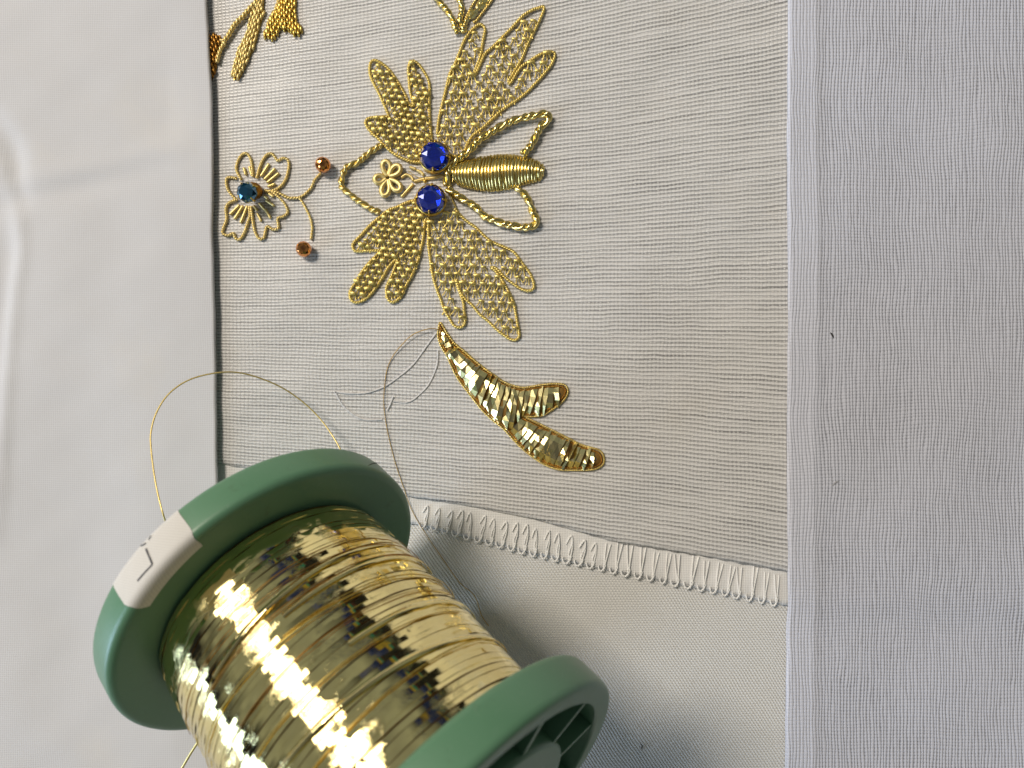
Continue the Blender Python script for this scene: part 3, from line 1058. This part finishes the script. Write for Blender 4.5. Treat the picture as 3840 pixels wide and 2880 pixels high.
for (T, B, cnt) in ((A_T, A_B, 25), (B_T, B_B, 15)):
    f, L = row_param(T, B)
    step = L / cnt
    for i in range(cnt):
        a, b = f((i + .5) * step)
        a2, b2 = f((i + .6) * step)
        al = ((a2 + b2) - (a + b))
        cr = b - a
        cr = cr / np.linalg.norm(cr)
        al = al - (al @ cr) * cr
        al /= np.linalg.norm(al)
        eff = abs(al @ (((a2 + b2) - (a + b)) / np.linalg.norm((a2 + b2) - (a + b))))
        sk = random.gauss(0, .12)
        a, b = a - (b - a) * .03, b + (b - a) * .03
        plate_strip(a + al * sk, b - al * sk + al * random.gauss(0, .1), al, step * eff * 1.08, i)
# couched outline: two fine cords
cord('outline_cord', OUT, GOLD, leaf, .12, .12, .85, closed=True)
c0 = np.mean(np.array(OUT), axis=0)
PO = np.array(OUT)
T_ = np.roll(PO, -1, 0) - np.roll(PO, 1, 0)
T_ /= np.linalg.norm(T_, axis=1)[:, None]
IN = PO + np.stack([-T_[:, 1], T_[:, 0]], 1) * 9
cord('outline_cord', [tuple(q) for q in IN], BROWN_GOLD, leaf, .11, .10, .8, z=.36, closed=True)

# ================================================================ motifs cut by the frame
zt = lambda L: zoomed(740, 0, .226, L)


def filled(parent, poly, mat, cell, r, ang, height, name='purl_chip', ln=1.5):
    pm = [px(*q) for q in poly]
    P = np.array(pm)
    lo, hi = P.min(0), P.max(0)
    c, s = math.cos(ang), math.sin(ang)
    mid = (lo + hi) / 2
    R = np.linalg.norm(hi - lo) / 2 + 1
    i = 0
    a = -R
    while a < R:
        b = -R + (cell[1] * .5 if i % 2 else 0)
        while b < R:
            x_ = mid[0] + (a + random.uniform(-.1, .1)) * c - b * s
            y_ = mid[1] + a * s + (b + random.uniform(-.2, .2)) * c
            if inside(pm, x_, y_):
                ed = edge_dist(pm, x_, y_)
                z = .15 + height * (1 - math.exp(-ed / 1.1))
                dr = np.array([-s, c, 0]) + np.array([random.uniform(-.18, .18), random.uniform(-.1, .1), 0])
                L = ln * random.uniform(.8, 1.15) * .5
                q = np.array([x_, y_, z])
                n = 9
                t_ = np.linspace(-1, 1, n)
                PP = q + t_[:, None] * dr * L + np.stack([0 * t_, 0 * t_, .28 * (1 - t_ ** 2)], 1)
                rr_ = r * (1 + .16 * np.cos(np.arange(n) * math.pi)) * np.where(abs(t_) > .95, .55, 1)
                tube(MB(), PP, rr_, 6).build(name, mat, parent)
            b += cell[1]
        a += cell[0]
        i += 1


def pad_poly(parent, poly, mat, h):
    pm = [px(*q) for q in poly]
    n = len(pm)
    c = np.mean(pm, axis=0)
    v = [(p[0], p[1], .06) for p in pm] + [tuple(c[:2] + (p[:2] - c[:2]) * .7) + (h,) for p in pm]
    f = [(i, (i + 1) % n, n + (i + 1) % n, n + i) for i in range(n)] + [tuple(range(n, 2 * n))]
    return MB().add(v, f).build('padding', mat, parent)


lg = thing('embroidered_sprig', 'long gold purl leaf on a looped stem at the top edge beside left cloth', 'embroidery', px(930, 120))
poly = zt([(980, -160), (1120, -160), (1115, 0), (1110, 250), (1050, 450), (960, 800), (860, 1000), (780, 1170), (700, 1325), (600, 1330), (590, 1100), (640, 960), (720, 760), (820, 560), (880, 360), (910, 180), (960, 0)])
pad_poly(lg, poly, GOLD_DEEP, .3)
filled(lg, poly, GOLD_SOFT, (.44, 1.15), .22, math.radians(-14), .5, ln=1.4)
cord('stem', zt([(1110, -120), (1040, 10), (900, 150), (780, 290), (640, 430), (540, 600), (450, 720)]), GOLD_SOFT, lg, .28, .24, 1.6)
cord('stem', zt([(400, 690), (470, 740), (420, 800), (370, 930), (340, 1060)]), GOLD_SOFT, lg, .24, .2, 1.5)
polyb = zt([(60, 590), (150, 585), (380, 590), (430, 680), (390, 760), (330, 1000), (330, 1130), (250, 1340), (150, 1390), (60, 1300)])
pad_poly(lg, polyb, BROWN_GOLD, .3)
filled(lg, polyb, BROWN_GOLD, (.5, 1.2), .25, math.radians(12), .5, ln=1.4)

tu = thing('embroidered_tulip', 'flared gold purl bell flower with two pointed feet at the top edge', 'embroidery', px(1080, 60))
poly = zt([(1420, -160), (1400, 0), (1340, 80), (1300, 200), (1200, 360), (1170, 500), (1110, 600), (1160, 650), (1260, 650), (1340, 560), (1400, 490), (1470, 510), (1540, 560), (1620, 600), (1710, 590), (1740, 500), (1720, 430), (1650, 370), (1640, 200), (1660, 0), (1640, -160)])
pad_poly(tu, poly, GOLD_DEEP, .25)
filled(tu, poly, GOLD_DEEP, (.46, 1.2), .24, math.radians(3), .5, ln=1.6)
cord('outline_cord', zt([(1400, -60), (1340, 80), (1300, 200), (1200, 360), (1170, 500), (1120, 600)]), GOLD_SOFT, tu, .2, .18, 1.3)

vm = thing('embroidered_fork', 'gold plaited cords meeting in a V at the top edge above the lace wing', 'embroidery', px(1730, 60))
zv = lambda L: zoomed(1600, 0, .2532, L)
big_cord(zv([(60, -120), (150, 10), (260, 130), (350, 250), (400, 350), (420, 430), (470, 500)]), GOLD_SHINE, vm, .36, .30, 2.6)
big_cord(zv([(470, -120), (480, 0), (520, 150), (510, 240), (490, 330), (540, 420), (540, 500)]), GOLD_SHINE, vm, .34, .28, 2.4)
for (x_, y_, a_) in ((880, 10, .8), (800, 30, 1.3), (835, 100, .7), (760, 100, 1.4), (730, 170, .6), (650, 190, 1.4), (700, 240, .8), (620, 270, 1.3), (580, 330, 1.0), (900, -60, 1.0), (960, -20, .8), (820, -50, 1.2)):
    p = px(*zv([(x_, y_)])[0])
    d = np.array([math.cos(a_), math.sin(a_), 0])
    q = np.array([-d[1], d[0], 0])
    v, f = [], []
    n = 7
    for i, t_ in enumerate(np.linspace(-1, 1, n)):
        ww = .42 * math.sqrt(max(0.02, 1 - t_ * t_))
        for s in (-1, 0, 1):
            v.append(p + d * t_ * 1.0 + q * s * ww + [0, 0, .35 + (.35 if s == 0 else 0) * (1 - t_ * t_ * .7) + random.gauss(0, .03)])
    for i in range(n - 1):
        for s in (0, 1):
            A = 3 * i + s
            f.append((A, A + 1, A + 4, A + 3))
    MB().add(v, f).build('plate_scale', PLATE, vm, False)
cord('outline_cord', zv([(1010, -60), (930, 60), (830, 190), (740, 310), (690, 340)]), GOLD, vm, .15, .13, .9)
cord('outline_cord', zv([(770, -60), (720, 20), (660, 120), (600, 230), (560, 330)]), GOLD, vm, .15, .13, .9)
big_cord(zv([(590, 320), (560, 400), (570, 500)]), GOLD_SHINE, vm, .30, .2, 2.0)

# ================================================================ loose thread from leaf to spool
P = [px(*q) + [0, 0, z] for q, z in zip(zoomed(1100, 1150, .3917, [(1395, 222), (1340, 212), (1280, 220), (1150, 270), (1040, 370), (960, 470), (910, 570), (885, 680), (872, 800), (868, 920), (880, 1050), (905, 1200), (940, 1350), (980, 1500), (1030, 1650)]),
                                         [.4, .7, .9, .8, .6, .4, .25, .2, .2, .2, .2, .2, .2, .2, .2])]
P += [px(*q) + [0, 0, z] for q, z in zip([(1522, 1850), (1541, 1906), (1581, 1980), (1656, 2096), (1724, 2191), (1778, 2238), (1805, 2313), (1832, 2353)], [.2, -.1, -.2, -.85, -.9, -.9, -.9, -.9])]
P = smooth(P, .2)
mb = MB()
for q in twisted(P + [0, 0, 5], .06, .045, .7, 2, 5):
    vv = np.concatenate(q.v)
    vv[:, 2] -= 5
    mb.add(vv, q.f)
tag(mb.build('sewing_thread', THREAD), 'fine bronze thread curving from the plate leaf tip down past the green spool', 'thread')

# ================================================================ spool
R = 133.1 / 5.3503 * 0.985
CAMR = R
C = np.array([-1.41580 * R, -1.34745 * R, CAMH - 4.38451 * R])
AX = np.array([0.68209, -0.50118, 0.53251])
AX /= np.linalg.norm(AX)
U = np.cross(AX, [0, 0, 1.0])
U /= np.linalg.norm(U)
V = np.cross(AX, U)
TH, LEN = 0.2242 * R, 1.5799 * R
low = C - TH * AX
spool = thing('thread_spool', 'green plastic spool wound with mirror gold foil strip, tilted on the cloth', 'spool', C - AX * TH + np.array([10.5, -7.5, -21]))


def at(ax, r, th):
    return C + AX * ax + r * (math.cos(th) * U + math.sin(th) * V)


def theta_of(xp, yp, ax, r):
    """angle on the spool of the point at this axial place seen towards the photo point"""
    best = None
    for th in np.linspace(0, 2 * math.pi, 1441):
        q = at(ax, r, th)
        d = CAMH - q[2]
        u, v = 1920 + FPX * q[0] / d, 1440 - FPX * q[1] / d
        e_ = (u - xp) ** 2 + (v - yp) ** 2
        if best is None or e_ < best[0]:
            best = (e_, th)
    return best[1]


def lathe(prof, n=128):
    mb = MB()
    v, f = [], []
    for (a, r) in prof:
        for i in range(n):
            v.append(at(a, r, 2 * math.pi * i / n))
    m_ = len(prof)
    for k in range(m_):
        k2 = (k + 1) % m_
        for i in range(n):
            i2 = (i + 1) % n
            f.append((k * n + i, k * n + i2, k2 * n + i2, k2 * n + i))
    mb.add(v, f)
    return mb


def arc(a0, r0, a1, r1, ca, cr, n=5):
    """rounded corner from (a0,r0) to (a1,r1) bulging to the corner (ca,cr)"""
    out = []
    for t_ in np.linspace(0, 1, n):
        out.append(((1 - t_) ** 2 * a0 + 2 * t_ * (1 - t_) * ca + t_ ** 2 * a1, (1 - t_) ** 2 * r0 + 2 * t_ * (1 - t_) * cr + t_ ** 2 * r1))
    return out


def flange(sgn, a_in, label):
    """sgn +1: outer side towards +axis"""
    o = lambda d: a_in + sgn * d
    rb = 1.0
    prof = [(o(0.4), .60 * R)] + [(o(.25), .80 * R)] + arc(o(0), R - rb * 1.3, o(rb * 1.1), R, o(0), R) + \
        arc(o(TH - rb), R, o(TH), R - rb, o(TH), R) + arc(o(TH), .885 * R, o(TH - .4), .872 * R, o(TH), .872 * R, 3) + \
        [(o(TH - 4.0), .862 * R), (o(TH - 4.05), .33 * R), (o(TH - 4.05), .2 * R), (o(.4), .2 * R)]
    fl = lathe(prof).build('flange', GREEN, spool)
    fl['label'] = label
    # hub with its bore
    hub = lathe([(o(1.0), .10 * R)] + [(o(1.0), .635 * R)] + arc(o(TH - .9), .625 * R, o(TH - .15), .60 * R, o(TH - .15), .625 * R, 4) + [(o(TH - .15), .125 * R), (o(TH - .4), .10 * R)], 64).build('hub', GREEN, fl)
    for k in range(12):
        th = math.radians(170 + 30 * k)
        d = math.cos(th) * U + math.sin(th) * V
        q = np.cross(AX, d)
        v = []
        for (rr_, aa, hw) in ((.60, .9, .62), (.60, TH - .55, .36), (.875, TH - .55, .36), (.875, .9, .62)):
            for s in (-1, 1):
                v.append(C + AX * o(aa) + d * rr_ * R + q * s * hw)
        f = [(0, 2, 4, 6), (1, 7, 5, 3), (2, 3, 5, 4), (0, 1, 3, 2), (4, 5, 7, 6), (0, 6, 7, 1)]
        MB().add(v, f).build('spoke', GREEN, fl, False)
    return fl


fl1 = flange(-1, 0.0, 'flange resting on the cloth with a torn paper label on its rim')
fl2 = flange(+1, LEN, 'raised flange with hub and spokes facing the camera')

# core and foil turns
RW = .757 * R
lathe([(-.2, .5 * R), (-.2, RW - .9), (LEN + .2, RW - .9), (LEN + .2, .5 * R)], 96).build('core', AMBER, spool)
NSEG = 168
TT = np.arange(NSEG) * 2 * math.pi / NSEG
rowdir = np.cos(TT)[:, None] * U + np.sin(TT)[:, None] * V


def foil_turn(a, wdt, r, tilt, skew, ph, seed, rough=1.0):
    g = np.random.default_rng(seed)
    rad = np.zeros(NSEG)
    tw = np.zeros(NSEG)
    for _ in range(9):
        m_ = int(g.integers(9, 46))
        rad += g.normal() * .27 / m_ * np.cos(m_ * TT + g.uniform(0, 6.28)) * rough
        tw += g.normal() * .015 * np.cos(int(g.integers(5, 40)) * TT + g.uniform(0, 6.28)) * rough
    axo = a + skew * np.cos(TT + ph)
    v = []
    for (s, dr) in ((-.5, 0), (.5, 0), (.5, 0), (.5, -.10), (-.5, -.10), (-.5, 0)):
        rr_ = r + rad + dr + s * wdt * (tilt + tw)
        v.append(C + AX * (axo + s * wdt)[:, None] + rowdir * rr_[:, None])
    f = []
    for k in (0, 2, 3, 4):
        k2 = k + 1
        for i in range(NSEG):
            i2 = (i + 1) % NSEG
            f.append((k * NSEG + i, k * NSEG + i2, k2 * NSEG + i2, k2 * NSEG + i))
    o = MB().add(np.concatenate(v), f).build('foil_turn', FOIL, spool)
    sm = np.zeros(4 * NSEG, bool)
    sm[:NSEG] = True
    o.data.polygons.foreach_set('use_smooth', sm)
    return o


NT_ = 46
for i in range(NT_):
    a = .15 + (LEN - .3) * (i + .5) / NT_
    edge = 0.9 * math.exp(-i / 2.2) * 1.6 - .5 * math.exp(-(NT_ - 1 - i) / 1.5)
    bulge = .25 * math.sin(math.pi * i / NT_)
    foil_turn(a + random.gauss(0, .03), (LEN / NT_) * random.uniform(.93, 1.03), RW + bulge - .25 + random.uniform(-.03, .04) - (.25 if i < 3 else 0), random.gauss(0, .030), abs(random.gauss(0, .10)), random.uniform(0, 6.28), 100 + i)


def foil_arc(pts, wdt, name='loose_turn', mat=FOIL, lift=.0):
    """strip lying over the winding: list of (axial mm, theta, radius)"""
    P = smooth([(a, th * 10, r) for a, th, r in pts], .6)
    T = np.gradient(P, axis=0)
    v, f = [], []
    n = len(P)
    for i in range(n):
        a, th, r = P[i][0], P[i][1] / 10, P[i][2]
        slope = T[i][0] / (T[i][1] / 10 * r + 1e-9)
        for s in (-.5, .5):
            q = at(a + s * wdt, r + .02 * math.sin(i * .7) + s * .06 * math.sin(i * .23), th - s * wdt * slope / r * .3)
            v.append(q)
    m_ = len(v)
    for i in range(n):
        for s in (0, 1):
            a, th, r = P[i][0], P[i][1] / 10, P[i][2]
            v.append(v[2 * i + s] - .06 * (math.cos(th) * U + math.sin(th) * V))
    for i in range(n - 1):
        A = 2 * i
        f += [(A, A + 1, A + 3, A + 2), (m_ + A, m_ + A + 2, m_ + A + 3, m_ + A + 1), (A, A + 2, m_ + A + 2, m_ + A), (A + 1, m_ + A + 1, m_ + A + 3, A + 3)]
    return MB().add(v, f).build(name, mat, spool)


tv = theta_of(1230, 2300, LEN * .5, RW)       # angle facing the camera
for k in range(12):
    a0 = random.uniform(2.0, LEN - 3)
    da = random.uniform(-4.5, 2.0)
    t0 = tv + random.uniform(-2.2, -.6)
    t1 = t0 + random.uniform(1.6, 3.4)
    rr_ = RW + .16 + .2 * math.sin(math.pi * a0 / LEN)
    foil_arc([(a0, t0, rr_ - .2), (a0 + da * .3, t0 + (t1 - t0) * .33, rr_ + random.uniform(-.06, .04)), (a0 + da * .7, t0 + (t1 - t0) * .67, rr_ + random.uniform(-.06, .04)), (a0 + da, t1, rr_ - .2)], *random.choice(((.75, 'loose_turn', FOIL), (.16, 'loose_turn', GOLD_DEEP), (.12, 'loose_turn', BROWN_GOLD))))

# cloth added unseen under the raised end: props the spool, blocks window light
low_dir = np.array([0, 0, -1.0]) + AX * AX[2]
low_dir /= np.linalg.norm(low_dir)
rest = C + AX * 25 + low_dir * (RW + .1)
mbw = MB()
v, f = [], []
na, nr = 40, 12
for j in range(nr + 1):
    q = j / nr
    for i in range(na):
        a = 2 * math.pi * i / na
        rad_ = 8.0 * q * (1 + .07 * math.sin(3 * a + 1) + .05 * math.sin(7 * a))
        hz = -1.1 + (rest[2] + 0.9) * math.sqrt(max(0, 1 - q ** 2.4)) + (.25 * math.sin(5 * a + 9 * q) * q * (1 - q) if j else 0)
        v.append((rest[0] - 2.0 + rad_ * math.cos(a), rest[1] - 3.0 + rad_ * math.sin(a), hz))
for j in range(nr):
    for i in range(na):
        i2 = (i + 1) % na
        f.append((j * na + i, j * na + i2, (j + 1) * na + i2, (j + 1) * na + i))
tag(mbw.add(v, f).build('added_cloth_pad', COTTON), 'unseen bunched white cloth pad added to prop the green spool and block window light', 'cloth')

# loose foil tail arching off the spool over the left cloth
def ribbon(pts, wdt, name, mat, parent):
    P = smooth([px(a, b, z) for a, b, z in pts], .5)
    mbx = MB()
    T = np.gradient(P, axis=0)
    T /= np.linalg.norm(T, axis=1)[:, None]
    v, f = [], []
    n = len(P)
    for i in range(n):
        sd = np.cross(T[i], [0.25, 0.2, 1.0])
        sd /= np.linalg.norm(sd)
        nn = np.cross(sd, T[i])
        for s, d in ((-1, 0), (1, 0), (1, -1), (-1, -1)):
            v.append(P[i] + sd * s * wdt * .5 + nn * d * .05)
    for i in range(n - 1):
        for k in range(4):
            f.append((4 * i + k, 4 * i + (k + 1) % 4, 4 * i + 4 + (k + 1) % 4, 4 * i + 4 + k))
    return mbx.add(v, f).build(name, mat, parent)


ribbon([(690, 2080, 18), (640, 2000, 22), (612, 1930, 24), (585, 1820, 22), (568, 1700, 19), (566, 1620, 17), (590, 1540, 15), (640, 1470, 13), (720, 1420, 11), (830, 1396, 9), (920, 1402, 7), (1030, 1440, 5), (1120, 1495, 3.5), (1200, 1570, 3), (1262, 1658, 4), (1290, 1720, 6)], .26, 'foil_tail', GOLD_SOFT, spool)
ribbon([(790, 2700, 12), (750, 2770, 10), (712, 2830, 9), (660, 2920, 8)], .45, 'foil_tail', GOLD_SOFT, spool)

# paper label on the rim of the resting flange
tA = theta_of(672, 1908, -TH, R)
tB = theta_of(420, 2190, -TH, R)
v, f = [], []
n, m_ = 24, 0
lab_prof = [(-TH - .05, R - .9), (-TH + .25, R - .12), (-TH + 1.0, R + .06), (-TH * .5, R + .07), (-1.15, R + .07), (-.72, R + .02), (-.38, R - .14), (-.14, R - .42), (.0, R - .80), (.07, R - 1.3), (.04, R - 1.9), (.0, R - 2.5)]
m_ = len(lab_prof)
for i in range(n):
    t_ = i / (n - 1)
    th = tA + (tB - tA) * t_
    for k, (a, r) in enumerate(lab_prof):
        sh = (.06 * (k / m_)) * (1 - 2 * t_) * .6 + .004 * math.sin(k * 1.1 + i) * (1 if i in (0, n - 1) else 0)
        q = at(a, r, th + sh)
        v.append(q)
for i in range(n - 1):
    for k in range(m_ - 1):
        A = i * m_ + k
        f.append((A, A + 1, A + m_ + 1, A + m_))
label = MB().add(v, f).build('paper_label', PAPER, fl1)


def ink(a0, t0, a1, t1, wdt, parent):
    """pen stroke on the label: axial mm and angle fraction along the label"""
    v, f = [], []
    n = 7
    A0, A1 = np.array([a0, (tA + (tB - tA) * t0) * R]), np.array([a1, (tA + (tB - tA) * t1) * R])
    d = (A1 - A0) / np.linalg.norm(A1 - A0)
    q = np.array([-d[1], d[0]])
    for i in range(n):
        p = A0 + (A1 - A0) * i / (n - 1)
        for s in (-1, 1):
            z = p + q * s * wdt / 2
            v.append(at(z[0], R + .11, z[1] / R))
    for i in range(n - 1):
        f.append((2 * i, 2 * i + 1, 2 * i + 3, 2 * i + 2))
    return MB().add(v, f).build('lettering', INK, parent)


ink(-1.35, .50, -4.0, .47, .26, label)
ink(-1.35, .50, -1.55, .72, .26, label)
ink(-4.6, .44, -5.0, .50, .16, label)
ink(-4.7, .40, -4.9, .36, .16, label)

# thin dark line on the rim of the same flange
tN = theta_of(1400, 1722, -TH * .6, R)
v, f = [], []
for i in range(14):
    t_ = i / 13
    for s in (-1, 1):
        v.append(at(-TH + .35 + (TH - 1.2) * t_ + s * .02, R + .03 - (.2 if i in (0, 13) else 0), tN - .16 + .30 * t_ + s * (.004 + .006 * math.sin(math.pi * t_))))
for i in range(13):
    f.append((2 * i, 2 * i + 1, 2 * i + 3, 2 * i + 2))
MB().add(v, f).build('rim_line', mat_plain('rim_line_dark', (.012, .03, .02), .7), fl1)

# ================================================================ textiles past the frame, mirrored in the foil
pile = thing('textile_pile', 'dark folded textiles with teal, yellow and navy edges mirrored in the spool foil', 'textiles', (-40, 380, -1))
for k, (z0, z1, cc, ins) in enumerate(((-1.1, 46, (.012, .010, .010), 0), (46.3, 54, (.10, .012, .012), 4), (54.3, 64, (.02, .26, .22), 2), (64.3, 75, (.62, .40, .03), 6), (75.3, 118, (.010, .022, .12), 3))):
    xs = np.linspace(-250 + ins, 170 - ins * 2, 43)
    ys = np.linspace(345 + ins, 430, 4)
    X, Y = np.meshgrid(xs, ys, indexing='ij')
    Y = Y + 2.2 * np.sin(X * .05 + k) + 1.2 * np.sin(X * .13 + 2 * k)
    hh = z1 - z0
    sheet(MB(), X, Y, z1 + (.8 * np.sin(X * .08 + k * 1.7) if k == 4 else 0 * X), hh).build('folded_layer', mat_plain('textile_%d' % k, cc, .9), pile)
